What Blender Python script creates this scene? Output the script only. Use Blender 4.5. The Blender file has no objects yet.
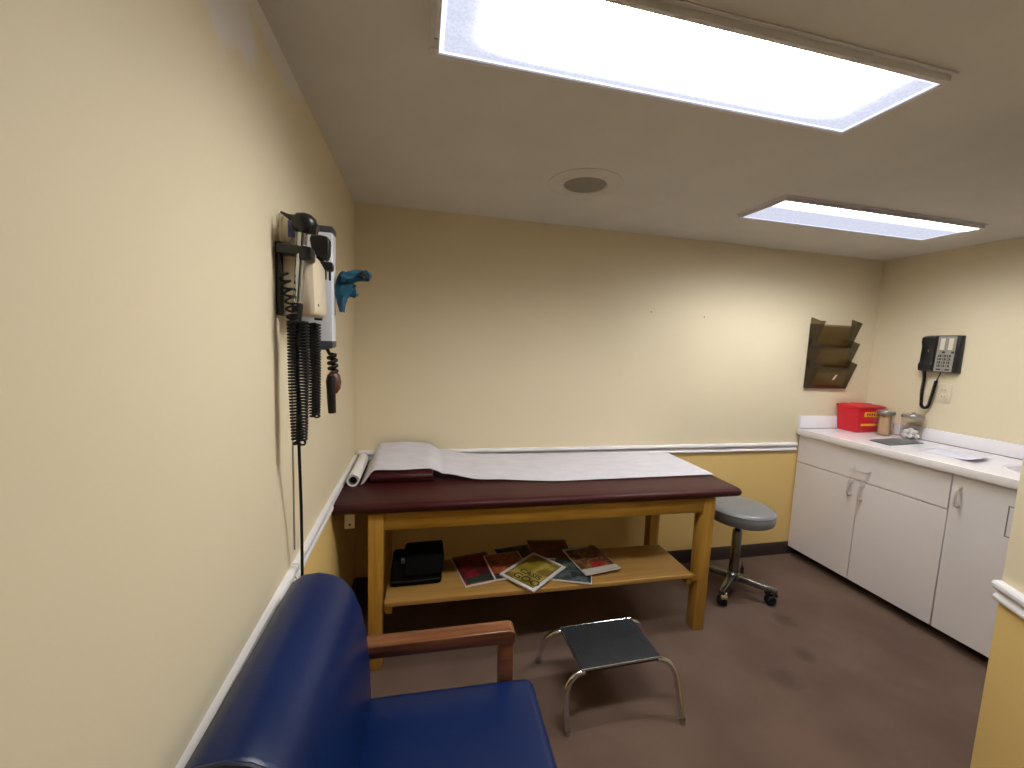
import bpy, bmesh, math, random
from mathutils import Vector, Matrix
random.seed(7)
S = bpy.context.scene
C = S.collection
PI = math.pi

# ------------------------------------------------------------------ materials
def mat(name, col, rough=.5, metal=0.0, spec=.5, coat=0.0):
    m = bpy.data.materials.new(name); m.use_nodes = True
    b = m.node_tree.nodes['Principled BSDF']
    b.inputs['Base Color'].default_value = (*col, 1)
    b.inputs['Roughness'].default_value = rough
    b.inputs['Metallic'].default_value = metal
    b.inputs['Specular IOR Level'].default_value = spec
    b.inputs['Coat Weight'].default_value = coat
    m.diffuse_color = (*col, 1)
    return m
def N(m, t, **kw):
    n = m.node_tree.nodes.new(t)
    for k, v in kw.items():
        if k in n.inputs: n.inputs[k].default_value = v
        else: setattr(n, k, v)
    return n
def L(m, a, ao, b, bi): m.node_tree.links.new(a.outputs[ao], b.inputs[bi])
def BS(m): return m.node_tree.nodes['Principled BSDF']
def textured(name, c1, c2, rough=.5, scale=8, stretch=(1, 1, 1), detail=6, bump=0.0, bscale=None, metal=0, spec=.5, lo=.35, hi=.65, coat=0.0):
    m = mat(name, c1, rough, metal, spec, coat)
    tc = N(m, 'ShaderNodeTexCoord'); mp = N(m, 'ShaderNodeMapping'); mp.inputs['Scale'].default_value = stretch
    L(m, tc, 'Object', mp, 'Vector')
    n = N(m, 'ShaderNodeTexNoise', Scale=scale, Detail=detail); L(m, mp, 'Vector', n, 'Vector')
    r = N(m, 'ShaderNodeValToRGB'); r.color_ramp.elements[0].position = lo; r.color_ramp.elements[1].position = hi
    r.color_ramp.elements[0].color = (*c1, 1); r.color_ramp.elements[1].color = (*c2, 1)
    L(m, n, 'Fac', r, 'Fac'); L(m, r, 'Color', BS(m), 'Base Color')
    if bump:
        n2 = N(m, 'ShaderNodeTexNoise', Scale=bscale or scale * 4, Detail=4); L(m, tc, 'Object', n2, 'Vector')
        bp = N(m, 'ShaderNodeBump', Strength=bump, Distance=.002); L(m, n2, 'Fac', bp, 'Height'); L(m, bp, 'Normal', BS(m), 'Normal')
    return m

CREAM = (.74, .65, .46); OCHRE = (.76, .545, .205)
def wall_mat(name, patch=False, split=.79):
    m = mat(name, CREAM, .62, spec=.3)
    g = N(m, 'ShaderNodeNewGeometry'); sx = N(m, 'ShaderNodeSeparateXYZ'); L(m, g, 'Position', sx, 'Vector')
    n = N(m, 'ShaderNodeTexNoise', Scale=2.2, Detail=5); L(m, g, 'Position', n, 'Vector')
    up = N(m, 'ShaderNodeValToRGB'); e = up.color_ramp.elements
    e[0].position = .3; e[1].position = .7
    e[0].color = (CREAM[0] * .97, CREAM[1] * .97, CREAM[2] * .96, 1); e[1].color = (*CREAM, 1)
    L(m, n, 'Fac', up, 'Fac')
    gt = N(m, 'ShaderNodeMath', operation='GREATER_THAN'); L(m, sx, 'Z', gt, 0); gt.inputs[1].default_value = split
    mx = N(m, 'ShaderNodeMix', data_type='RGBA'); mx.inputs[6].default_value = (*OCHRE, 1)
    m.node_tree.links.new(gt.outputs[0], mx.inputs[0]); m.node_tree.links.new(up.outputs['Color'], mx.inputs[7])
    out = mx.outputs[2]
    if patch:   # white spackle patches by the ceiling
        prev = None
        nn = N(m, 'ShaderNodeTexNoise', Scale=9, Detail=2); L(m, g, 'Position', nn, 'Vector')
        for (cy, cz, ry, rz) in ((-1.48, 2.04, .20, .135), (-1.36, 2.01, .085, .07), (-1.13, 2.08, .15, .055), (-1.3, 2.1, .34, .052)):
            mp = N(m, 'ShaderNodeMapping', vector_type='POINT')
            mp.inputs['Location'].default_value = (0, -cy / ry, -cz / rz); mp.inputs['Scale'].default_value = (0, 1 / ry, 1 / rz)
            L(m, g, 'Position', mp, 'Vector')
            ln = N(m, 'ShaderNodeVectorMath', operation='LENGTH'); L(m, mp, 'Vector', ln, 0)
            ad = N(m, 'ShaderNodeMath', operation='ADD'); L(m, ln, 'Value', ad, 0); L(m, nn, 'Fac', ad, 1)
            mr = N(m, 'ShaderNodeMapRange'); mr.inputs[1].default_value = 1.36; mr.inputs[2].default_value = 1.62; mr.inputs[3].default_value = 1; mr.inputs[4].default_value = 0
            L(m, ad, 'Value', mr, 0)
            if prev is None: prev = mr
            else:
                mm = N(m, 'ShaderNodeMath', operation='MAXIMUM'); m.node_tree.links.new(prev.outputs[0], mm.inputs[0]); m.node_tree.links.new(mr.outputs[0], mm.inputs[1]); prev = mm
        m2 = N(m, 'ShaderNodeMix', data_type='RGBA'); m.node_tree.links.new(prev.outputs[0], m2.inputs[0])
        m.node_tree.links.new(out, m2.inputs[6]); m2.inputs[7].default_value = (.74, .71, .68, 1); out = m2.outputs[2]
    m.node_tree.links.new(out, BS(m).inputs['Base Color'])
    nb = N(m, 'ShaderNodeTexNoise', Scale=90, Detail=3); L(m, g, 'Position', nb, 'Vector')
    bp = N(m, 'ShaderNodeBump', Strength=.12, Distance=.002); L(m, nb, 'Fac', bp, 'Height'); L(m, bp, 'Normal', BS(m), 'Normal')
    return m

def film(name, tint, gloss=.06, rough=.08, body=None, bodyfac=0.0):
    """thin transparent sheet with a sheen"""
    m = bpy.data.materials.new(name); m.use_nodes = True; t = m.node_tree; t.nodes.clear()
    o = t.nodes.new('ShaderNodeOutputMaterial'); tr = t.nodes.new('ShaderNodeBsdfTransparent'); tr.inputs[0].default_value = (*tint, 1)
    gl = t.nodes.new('ShaderNodeBsdfGlossy'); gl.inputs['Roughness'].default_value = rough; gl.inputs[0].default_value = (.9, .9, .9, 1)
    src = tr
    if body:
        d = t.nodes.new('ShaderNodeBsdfDiffuse'); d.inputs[0].default_value = (*body, 1)
        m0 = t.nodes.new('ShaderNodeMixShader'); m0.inputs[0].default_value = bodyfac
        t.links.new(tr.outputs[0], m0.inputs[1]); t.links.new(d.outputs[0], m0.inputs[2]); src = m0
    fc = t.nodes.new('ShaderNodeLayerWeight'); fc.inputs[0].default_value = .5
    pw = t.nodes.new('ShaderNodeMath'); pw.operation = 'POWER'; t.links.new(fc.outputs['Facing'], pw.inputs[0]); pw.inputs[1].default_value = 4
    lw = t.nodes.new('ShaderNodeMath'); lw.operation = 'MULTIPLY_ADD'; t.links.new(pw.outputs[0], lw.inputs[0]); lw.inputs[1].default_value = .5; lw.inputs[2].default_value = gloss * .5
    mx = t.nodes.new('ShaderNodeMixShader'); t.links.new(lw.outputs[0], mx.inputs[0])
    t.links.new(src.outputs[0], mx.inputs[1]); t.links.new(gl.outputs[0], mx.inputs[2]); t.links.new(mx.outputs[0], o.inputs[0])
    m.diffuse_color = (*tint, .5)
    return m

M = {}
M['wall'] = wall_mat('wall_paint'); M['wall_left'] = wall_mat('wall_paint_patched', True, .765)
M['ceiling'] = textured('ceiling_paint', (.60, .575, .53), (.63, .605, .555), .8, 5, bump=.15, bscale=70, spec=.2)
M['white_trim'] = textured('white_gloss_paint', (.74, .73, .75), (.78, .77, .78), .35, 12)
def carpet():
    m = textured('brown_carpet', (.125, .081, .062), (.160, .106, .080), .95, 3.2, detail=8, spec=.1)
    t = m.node_tree; g = N(m, 'ShaderNodeNewGeometry')
    n = N(m, 'ShaderNodeTexNoise', Scale=420, Detail=2); L(m, g, 'Position', n, 'Vector')
    v = N(m, 'ShaderNodeMath', operation='MULTIPLY_ADD'); L(m, n, 'Fac', v, 0); v.inputs[1].default_value = .9; v.inputs[2].default_value = .55
    ramp = [x for x in t.nodes if x.type == 'VALTORGB'][0]
    mx = N(m, 'ShaderNodeMix', data_type='RGBA', blend_type='MULTIPLY'); mx.inputs[0].default_value = 1
    t.links.new(ramp.outputs[0], mx.inputs[6]); t.links.new(v.outputs[0], mx.inputs[7])
    # stains
    prev = mx.outputs[2]
    for (cx, cy, r) in ((1.93, -.93, .07), (2.27, -.60, .06), (2.15, -.83, .05)):
        mp = N(m, 'ShaderNodeMapping'); mp.inputs['Location'].default_value = (-cx / r, -cy / r, 0); mp.inputs['Scale'].default_value = (1 / r, 1 / r, 0); L(m, g, 'Position', mp, 'Vector')
        nn = N(m, 'ShaderNodeTexNoise', Scale=18, Detail=3); L(m, g, 'Position', nn, 'Vector')
        ln = N(m, 'ShaderNodeVectorMath', operation='LENGTH'); L(m, mp, 'Vector', ln, 0)
        ad = N(m, 'ShaderNodeMath', operation='ADD'); L(m, ln, 'Value', ad, 0); L(m, nn, 'Fac', ad, 1)
        mr = N(m, 'ShaderNodeMapRange'); mr.inputs[1].default_value = .9; mr.inputs[2].default_value = 1.7; mr.inputs[3].default_value = .42; mr.inputs[4].default_value = 0; L(m, ad, 'Value', mr, 0)
        ms = N(m, 'ShaderNodeMix', data_type='RGBA'); t.links.new(mr.outputs[0], ms.inputs[0]); t.links.new(prev, ms.inputs[6]); ms.inputs[7].default_value = (.045, .032, .026, 1); prev = ms.outputs[2]
    t.links.new(prev, BS(m).inputs['Base Color'])
    bp = N(m, 'ShaderNodeBump', Strength=.5, Distance=.004); L(m, n, 'Fac', bp, 'Height'); L(m, bp, 'Normal', BS(m), 'Normal')
    return m
M['carpet'] = carpet()
M['baseboard'] = textured('dark_vinyl_base', (.038, .024, .020), (.050, .032, .026), .45, 9)
M['maroon'] = textured('maroon_vinyl', (.042, .0065, .0075), (.050, .0085, .0095), .42, 6, bump=.12, bscale=300, spec=.22)
M['oak'] = textured('golden_oak', (.39, .20, .020), (.28, .135, .011), .45, 3.0, (1.5, 18, 18), 8, bump=.05)
M['oak_v'] = textured('golden_oak_upright', (.50, .285, .048), (.39, .20, .030), .45, 3.0, (18, 18, 1.5), 8, bump=.05)
M['oak_shelf'] = textured('light_oak_shelf', (.44, .255, .075), (.36, .19, .048), .4, 2.5, (1.2, 22, 22), 8)
M['redwood'] = textured('red_brown_arm_wood', (.215, .078, .027), (.115, .036, .013), .33, 3.0, (1.6, 24, 24), 8, coat=.3)
M['blue'] = textured('blue_vinyl', (.0015, .0115, .066), (.0025, .015, .080), .32, 5, bump=.16, bscale=260, spec=.35)
M['blue_pipe'] = mat('dark_blue_piping', (.004, .008, .03), .4)
M['grey_vinyl'] = textured('grey_vinyl', (.170, .176, .182), (.20, .206, .212), .33, 6, bump=.1, bscale=260)
M['chrome'] = textured('chrome', (.70, .73, .78), (.62, .65, .70), .14, 30, metal=1)
M['dark_chrome'] = textured('handle_chrome', (.50, .53, .58), (.42, .45, .50), .10, 30, metal=1)
M['stool_metal'] = textured('dull_chrome', (.25, .26, .27), (.20, .21, .215), .26, 20, metal=1)
M['steel'] = textured('brushed_steel', (.5, .49, .47), (.42, .41, .39), .32, 20, metal=1)
M['black'] = textured('black_plastic', (.008, .008, .009), (.013, .013, .014), .32, 20)
M['rubber'] = textured('black_rubber', (.006, .0055, .0055), (.010, .009, .009), .55, 40, spec=.25)
M['black_cloth'] = textured('black_nylon', (.003, .003, .0035), (.005, .005, .006), .85, 60, bump=.3, bscale=500, spec=.1)
M['tread'] = textured('ribbed_charcoal_rubber', (.009, .011, .0135), (.014, .0165, .0195), .6, 26, bump=.3, bscale=160)
M['laminate'] = textured('white_laminate', (.76, .72, .71), (.79, .75, .74), .42, 4)
M['handle'] = textured('satin_handle', (.74, .72, .72), (.68, .66, .66), .3, 30, metal=.5)
M['counter'] = textured('glossy_white_counter', (.83, .81, .84), (.86, .84, .87), .08, 7)
M['paper'] = textured('exam_paper', (.60, .585, .635), (.66, .645, .69), .8, 9, (1, 3, 1), bump=.25, bscale=35, spec=.15)
M['roll'] = textured('paper_roll', (.80, .78, .77), (.84, .82, .81), .7, 8)
M['core'] = mat('cardboard_core', (.13, .09, .06), .9)
M['beige'] = textured('beige_plastic', (.66, .56, .40), (.69, .59, .43), .4, 14)
M['white_plastic'] = textured('white_plastic', (.70, .71, .76), (.74, .75, .79), .35, 14)
M['grey_cap'] = textured('dark_grey_cap', (.045, .045, .055), (.06, .06, .07), .45, 14)
M['teal'] = textured('teal_cloth', (.004, .060, .115), (.008, .095, .16), .7, 18, bump=.4, bscale=260)
M['teal_dark'] = textured('navy_lining', (.004, .009, .02), (.006, .014, .03), .7, 18)
M['bulb'] = textured('red_brown_rubber', (.085, .028, .016), (.12, .04, .022), .42, 20)
M['dark_tube'] = textured('brown_black_rubber', (.010, .006, .005), (.016, .010, .008), .5, 20, spec=.3)
M['blue_label'] = mat('blue_label', (.03, .045, .20), .5)
M['clear'] = film('clear_plastic', (.9, .88, .82), body=(.7, .65, .5), bodyfac=.25)
M['smoke'] = film('smoked_plastic', (.80, .74, .60), body=(.12, .10, .06), bodyfac=.10, rough=.15)
M['smoke_dark'] = film('dark_smoked_plastic', (.62, .56, .43), body=(.07, .058, .035), bodyfac=.25, rough=.15)
M['smoke_solid'] = textured('smoked_plastic_edge', (.030, .025, .018), (.042, .036, .026), .3, 8)
M['red'] = textured('red_plastic', (.56, .006, .018), (.62, .008, .022), .3, 6)
M['yellow'] = mat('yellow_label', (.80, .42, .02), .5)
M['label_ink'] = mat('red_ink', (.30, .01, .01), .6)
M['glass'] = film('jar_glass', (.90, .90, .88), rough=.03)
M['lid'] = textured('brushed_jar_lid', (.40, .39, .36), (.32, .31, .28), .35, 30, metal=.9)
M['tongue'] = textured('birch_stick', (.66, .45, .27), (.58, .37, .21), .7, 8, (12, 12, 1))
M['cotton'] = textured('cotton', (.82, .82, .83), (.86, .86, .86), .95, 30, bump=.6, bscale=120)
M['slate'] = textured('slate_plastic', (.075, .088, .10), (.09, .105, .118), .35, 10)
M['sheet'] = textured('lavender_paper', (.66, .655, .76), (.70, .69, .79), .7, 6)
M['page'] = textured('magazine_page', (.62, .58, .55), (.68, .64, .60), .6, 30)
M['phone_grey'] = textured('grey_keypad', (.28, .26, .22), (.32, .30, .25), .45, 20)
M['card'] = mat('cream_card', (.72, .66, .54), .6)
M['outlet'] = textured('beige_outlet', (.64, .56, .40), (.67, .59, .42), .5, 10)
M['slot'] = mat('outlet_slot', (.03, .025, .02), .6)
M['porcelain'] = textured('white_porcelain', (.76, .75, .78), (.79, .78, .80), .12, 7)
M['grille'] = textured('perforated_grille', (.22, .20, .165), (.25, .23, .19), .7, 60)
M['spk_rim'] = textured('speaker_rim', (.57, .545, .50), (.60, .575, .525), .7, 8)
M['fixture'] = textured('white_fixture_metal', (.62, .60, .62), (.66, .64, .65), .45, 10)
M['crack'] = mat('grey_wire', (.30, .27, .21), .7)

# ------------------------------------------------------------------ geometry helpers
class G:
    def __init__(s): s.bm = bmesh.new()
    def _join(s, t, bevel=0, seg=2, edges=None):
        if bevel:
            bmesh.ops.bevel(t, geom=edges if edges is not None else t.edges[:], offset=bevel, segments=seg, profile=.5, affect='EDGES', clamp_overlap=True)
        me = bpy.data.meshes.new('tmp'); t.to_mesh(me); t.free(); s.bm.from_mesh(me); bpy.data.meshes.remove(me); return s
    def box(s, x0, x1, y0, y1, z0, z1, bevel=0, seg=2, mtx=None):
        t = bmesh.new(); bmesh.ops.create_cube(t, size=1)
        for v in t.verts:
            v.co = Vector(((x0 + x1) / 2 + v.co.x * (x1 - x0), (y0 + y1) / 2 + v.co.y * (y1 - y0), (z0 + z1) / 2 + v.co.z * (z1 - z0)))
        if bevel: bmesh.ops.bevel(t, geom=t.edges[:], offset=bevel, segments=seg, profile=.5, affect='EDGES', clamp_overlap=True)
        if mtx is not None: bmesh.ops.transform(t, matrix=mtx, verts=t.verts)
        return s._join(t)
    def hexa(s, p, bevel=0, seg=2):
        """eight corners: bottom ring of four then top ring of four"""
        t = bmesh.new(); v = [t.verts.new(q) for q in p]
        for f in ((3, 2, 1, 0), (4, 5, 6, 7), (0, 1, 5, 4), (1, 2, 6, 5), (2, 3, 7, 6), (3, 0, 4, 7)): t.faces.new([v[i] for i in f])
        bmesh.ops.recalc_face_normals(t, faces=t.faces)
        return s._join(t, bevel, seg)
    def prism(s, poly, axis, a, b, bevel=0, seg=2, mtx=None):
        """poly in the two other axes (in xyz order), extruded along axis from a to b"""
        t = bmesh.new()
        def P(u, v, w): return {'x': (w, u, v), 'y': (u, w, v), 'z': (u, v, w)}[axis]
        A = [t.verts.new(P(u, v, a)) for u, v in poly]; Bv = [t.verts.new(P(u, v, b)) for u, v in poly]
        n = len(poly); t.faces.new(A); t.faces.new(Bv[::-1])
        for i in range(n): t.faces.new((A[i], Bv[i], Bv[(i + 1) % n], A[(i + 1) % n]))
        bmesh.ops.recalc_face_normals(t, faces=t.faces)
        if bevel: bmesh.ops.bevel(t, geom=t.edges[:], offset=bevel, segments=seg, profile=.5, affect='EDGES', clamp_overlap=True)
        if mtx is not None: bmesh.ops.transform(t, matrix=mtx, verts=t.verts)
        return s._join(t)
    def tube(s, pts, r, n=8, closed=False, cap=True):
        pts = [Vector(p) for p in pts]; m = len(pts); R = r if isinstance(r, (list, tuple)) else [r] * m
        rings = []; up = None
        for i, p in enumerate(pts):
            if closed: d = pts[(i + 1) % m] - pts[i - 1]
            else: d = pts[min(i + 1, m - 1)] - pts[max(i - 1, 0)]
            d.normalize()
            if up is None:
                a = Vector((0, 0, 1)) if abs(d.z) < .9 else Vector((1, 0, 0)); up = (a - a.dot(d) * d).normalized()
            else: up = (up - up.dot(d) * d).normalized()
            w = d.cross(up)
            rings.append([s.bm.verts.new(p + R[i] * (math.cos(2 * PI * k / n) * up + math.sin(2 * PI * k / n) * w)) for k in range(n)])
        for i in range(m if closed else m - 1):
            a, b = rings[i], rings[(i + 1) % m]
            for k in range(n): s.bm.faces.new((a[k], a[(k + 1) % n], b[(k + 1) % n], b[k]))
        if cap and not closed: s.bm.faces.new(rings[0][::-1]); s.bm.faces.new(rings[-1])
        return s
    def lathe(s, prof, c=(0, 0, 0), n=32, mtx=None):
        """prof: list of (radius, z); closed at the axis where radius is 0"""
        t = bmesh.new(); rings = []
        for r, z in prof:
            if r < 1e-6: rings.append([t.verts.new((0, 0, z))])
            else: rings.append([t.verts.new((r * math.cos(2 * PI * k / n), r * math.sin(2 * PI * k / n), z)) for k in range(n)])
        for a, b in zip(rings, rings[1:]):
            for k in range(n):
                k2 = (k + 1) % n
                if len(a) == 1 and len(b) == 1: continue
                if len(a) == 1: t.faces.new((a[0], b[k2], b[k]))
                elif len(b) == 1: t.faces.new((a[k], a[k2], b[0]))
                else: t.faces.new((a[k], a[k2], b[k2], b[k]))
        if mtx is not None: bmesh.ops.transform(t, matrix=mtx, verts=t.verts)
        bmesh.ops.translate(t, verts=t.verts, vec=c)
        bmesh.ops.recalc_face_normals(t, faces=t.faces)
        return s._join(t)
    def grid(s, fn, nu, nv):
        V = [[s.bm.verts.new(fn(i / nu, j / nv)) for j in range(nv + 1)] for i in range(nu + 1)]
        for i in range(nu):
            for j in range(nv): s.bm.faces.new((V[i][j], V[i + 1][j], V[i + 1][j + 1], V[i][j + 1]))
        return s
    def blob(s, c, r, n=12, jit=0, sc=(1, 1, 1)):
        t = bmesh.new(); bmesh.ops.create_icosphere(t, subdivisions=2, radius=1)
        for v in t.verts: v.co = Vector(c) + Vector((v.co.x * sc[0], v.co.y * sc[1], v.co.z * sc[2])) * r * (1 + random.uniform(-jit, jit))
        return s._join(t)

def obj(name, g, m, parent=None, label=None, smooth=40, solid=0, sub=0):
    me = bpy.data.meshes.new(name); bm = g.bm if isinstance(g, G) else g
    bm.normal_update(); bm.to_mesh(me); bm.free()
    me.materials.append(M[m] if isinstance(m, str) else m)
    if smooth: me.shade_smooth(); me.set_sharp_from_angle(angle=math.radians(smooth))
    o = bpy.data.objects.new(name, me); C.objects.link(o)
    if parent is not None: o.parent = parent
    if label: o['label'] = label
    if solid:
        md = o.modifiers.new('solid', 'SOLIDIFY'); md.thickness = solid; md.offset = 0
    if sub:
        md = o.modifiers.new('sub', 'SUBSURF'); md.levels = sub; md.render_levels = sub
    return o
def tag(o, label, cat, group=None):
    o['label'] = label; o['category'] = cat
    if group: o['group'] = group
    return o
def thing(name, label, cat, loc=(0, 0, 0), rotz=0, group=None):
    o = bpy.data.objects.new(name, None); C.objects.link(o); o.location = loc; o.rotation_euler = (0, 0, rotz)
    return tag(o, label, cat, group)
def struct(name, g, m, parent=None, **k):
    o = obj(name, g, m, parent, **k)
    if parent is None: o['kind'] = 'structure'
    return o
def copy_tree(o, parent=None):
    c = o.copy(); C.objects.link(c)
    if parent is not None: c.parent = parent
    for ch in list(o.children): copy_tree(ch, c)
    return c
def text(name, s, size, m, parent, mtx, depth=.0004, align='CENTER'):
    cu = bpy.data.curves.new(name, 'FONT'); cu.body = s; cu.size = size; cu.extrude = depth; cu.align_x = align; cu.align_y = 'CENTER'; cu.offset = size * .012
    t = bpy.data.objects.new(name, cu); C.objects.link(t)
    bpy.context.view_layer.update()
    me = bpy.data.meshes.new_from_object(t.evaluated_get(bpy.context.evaluated_depsgraph_get()))
    bpy.data.objects.remove(t); bpy.data.curves.remove(cu)
    me.transform(mtx); me.materials.clear(); me.materials.append(M[m] if isinstance(m, str) else m)
    o = bpy.data.objects.new(name, me); C.objects.link(o); o.parent = parent
    return o
def helix(path, rad, turns, per=12):
    """points of a coil of radius rad wound round a polyline path"""
    path = [Vector(p) for p in path]
    ls = [0]
    for a, b in zip(path, path[1:]): ls.append(ls[-1] + (b - a).length)
    n = int(turns * per); out = []; up = None
    for i in range(n + 1):
        d = ls[-1] * i / n; k = 0
        while k < len(ls) - 2 and ls[k + 1] < d: k += 1
        f = (d - ls[k]) / max(1e-9, ls[k + 1] - ls[k]); p = path[k].lerp(path[k + 1], f)
        t0 = path[k + 1] - path[k]
        if k + 2 < len(path) and f > .5: t0 = t0.normalized().lerp((path[k + 2] - path[k + 1]).normalized(), f - .5)
        elif k > 0 and f <= .5: t0 = t0.normalized().lerp((path[k] - path[k - 1]).normalized(), .5 - f)
        t0.normalize()
        if up is None: up = Vector((1, 0, 0)); 
        up = (up - up.dot(t0) * t0).normalized(); w = t0.cross(up)
        a = 2 * PI * i / per; out.append(p + rad * (math.cos(a) * up + math.sin(a) * w))
    return out
def arc(c, r, a0, a1, n, plane='xz'):
    o = []
    for i in range(n + 1):
        a = a0 + (a1 - a0) * i / n; u, v = r * math.cos(a), r * math.sin(a)
        o.append((c[0] + u, c[1], c[2] + v) if plane == 'xz' else ((c[0], c[1] + u, c[2] + v) if plane == 'yz' else (c[0] + u, c[1] + v, c[2])))
    return o
def lerp1(xs, ys, x):
    if x <= xs[0]: return ys[0]
    for a, b, p, q in zip(xs, xs[1:], ys, ys[1:]):
        if x <= b:
            t = (x - a) / (b - a); t = t * t * (3 - 2 * t); return p + (q - p) * t
    return ys[-1]

# ------------------------------------------------------------------ room shell
W, H, YR = 3.486, 2.10, -4.4
struct('floor', G().box(-.1, W + .1, YR - .1, .1, -.1, 0), 'carpet', smooth=0)
struct('ceiling', G().box(-.1, W + .1, YR - .1, .1, H, H + .1), 'ceiling', smooth=0)
struct('wall_left', G().box(-.1, 0, YR - .1, .1, 0, H), 'wall_left', smooth=0)
struct('wall_back', G().box(0, W, 0, .1, 0, H), 'wall', smooth=0)
struct('wall_right', G().box(W, W + .1, YR - .1, .1, 0, H), 'wall', smooth=0)
struct('wall_rear', G().box(0, W, YR - .1, YR, 0, H), 'wall', smooth=0)
# angled partition to the right of the camera
P0 = Vector((1.942, -1.517)); pd = Vector((-.50, -.866)); pn = Vector((.866, -.50))
P1 = P0 + pd * 1.70
struct('wall_partition', G().prism([tuple(P0), tuple(P1), tuple(P1 + pn * .12), tuple(P0 + pn * .12)], 'z', 0, H), 'wall', smooth=0)

RAIL = [(0, 0), (.012, .001), (.016, .006), (.016, .012), (.010, .019), (.007, .026), (.009, .032), (.019, .036), (.022, .041), (.022, .050), (.018, .056), (0, .057)]
ZR = .757; ZL = .734
def rail_y(y0, y1): return G().prism([(d * .75, ZL + z) for d, z in RAIL], 'y', y0, y1)
struct('trim_1', rail_y(-1.088, 0), 'white_trim', smooth=25)
struct('trim_2', G().prism([(d * .80, ZL - .001 + z * 1.02) for d, z in RAIL], 'y', YR, -1.094), 'white_trim', smooth=25)
struct('trim_3', G().prism([(-d, ZR + z) for d, z in RAIL], 'x', .024, 2.902), 'white_trim', smooth=25)
# rail on the partition, its cut end showing
g = G().prism([(-d, ZR + z) for d, z in RAIL], 'x', 0, 1.68)
ang = math.atan2(pd.y, pd.x)
bmesh.ops.transform(g.bm, matrix=Matrix.Translation((P0.x, P0.y, 0)) @ Matrix.Rotation(ang, 4, 'Z'), verts=g.bm.verts)
struct('trim_4', g, 'white_trim', smooth=25)
BB = [(0, 0), (.010, 0), (.010, .082), (.006, .09), (0, .09)]
struct('baseboard_back', G().prism([(-d, z) for d, z in BB], 'x', .0, 3.044), 'baseboard')
struct('baseboard_left', G().prism(BB, 'y', YR, -.011), 'baseboard')

# ------------------------------------------------------------------ ceiling lights and speaker
def emit(name, kind, lx, ly):
    """lens glow in the fixture's own coordinates: tubes behind a prismatic sheet"""
    m = bpy.data.materials.new(name); m.use_nodes = True; t = m.node_tree; t.nodes.clear()
    o = t.nodes.new('ShaderNodeOutputMaterial'); e = t.nodes.new('ShaderNodeEmission'); t.links.new(e.outputs[0], o.inputs[0])
    tc = t.nodes.new('ShaderNodeTexCoord'); sp = t.nodes.new('ShaderNodeSeparateXYZ'); t.links.new(tc.outputs['Object'], sp.inputs[0])
    def mth(op, a, b=None):
        n = t.nodes.new('ShaderNodeMath'); n.operation = op
        for i, q in enumerate((a, b)):
            if q is None: continue
            if isinstance(q, (int, float)): n.inputs[i].default_value = q
            else: t.links.new(q, n.inputs[i])
        return n.outputs[0]
    def mr(v, a, b, c, d):
        n = t.nodes.new('ShaderNodeMapRange'); n.interpolation_type = 'SMOOTHSTEP'
        t.links.new(v, n.inputs[0])
        for i, q in enumerate((a, b, c, d)): n.inputs[i + 1].default_value = q
        return n.outputs[0]
    ax = mth('ABSOLUTE', sp.outputs[0]); ay = mth('ABSOLUTE', sp.outputs[1])
    if kind == 'near':
        fx = mth('POWER', mr(ax, lx / 2 - .26, lx / 2 - .015, 1, 0), 2.5); fy = mth('POWER', mr(sp.outputs[1], ly / 2 - .075, ly / 2 - .008, 1, 0), 2.5)
        f = mth('MULTIPLY', fx, fy); hi, lo = L1S
    else:
        fy = mth('POWER', mr(sp.outputs[1], -ly / 2 + .02, -ly / 2 + .10, 1, 0), 2.0); fx = mr(ax, lx / 2 - .16, lx / 2 - .01, 1, .25)
        f = mth('MULTIPLY', fx, fy); hi, lo = L2S
    # prism cells
    w = t.nodes.new('ShaderNodeTexVoronoi'); w.inputs['Scale'].default_value = 130; t.links.new(tc.outputs['Object'], w.inputs['Vector'])
    cell = mth('MULTIPLY_ADD', w.outputs['Distance'], .25); t.nodes[-1].inputs[2].default_value = .9
    rim = mth('MAXIMUM', mr(ax, lx / 2 - .012, lx / 2 - .008, 0, 1), mr(ay, ly / 2 - .009, ly / 2 - .006, 0, 1))
    # prismatic lens: most light goes down, little at grazing angles
    ge = t.nodes.new('ShaderNodeNewGeometry'); dt = t.nodes.new('ShaderNodeVectorMath'); dt.operation = 'DOT_PRODUCT'
    t.links.new(ge.outputs['Incoming'], dt.inputs[0]); t.links.new(ge.outputs['Normal'], dt.inputs[1])
    go = mr(dt.outputs['Value'], GON[0], GON[1], GON[2], 1)
    st = mth('MULTIPLY', mth('ADD', mth('MULTIPLY', mth('MULTIPLY', f, go), hi - lo), mth('ADD', mth('MULTIPLY', rim, .5), lo)), cell)
    cr = t.nodes.new('ShaderNodeMix'); cr.data_type = 'RGBA'; t.links.new(f, cr.inputs[0])
    cr.inputs[6].default_value = (.80, .83, 1, 1); cr.inputs[7].default_value = (1, .985, .96, 1)
    t.links.new(cr.outputs[2], e.inputs[0]); t.links.new(st, e.inputs[1])
    return m
L1S = (41.0, .90); L2S = (118.0, .84); GON = (.06, .62, .075)
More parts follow.
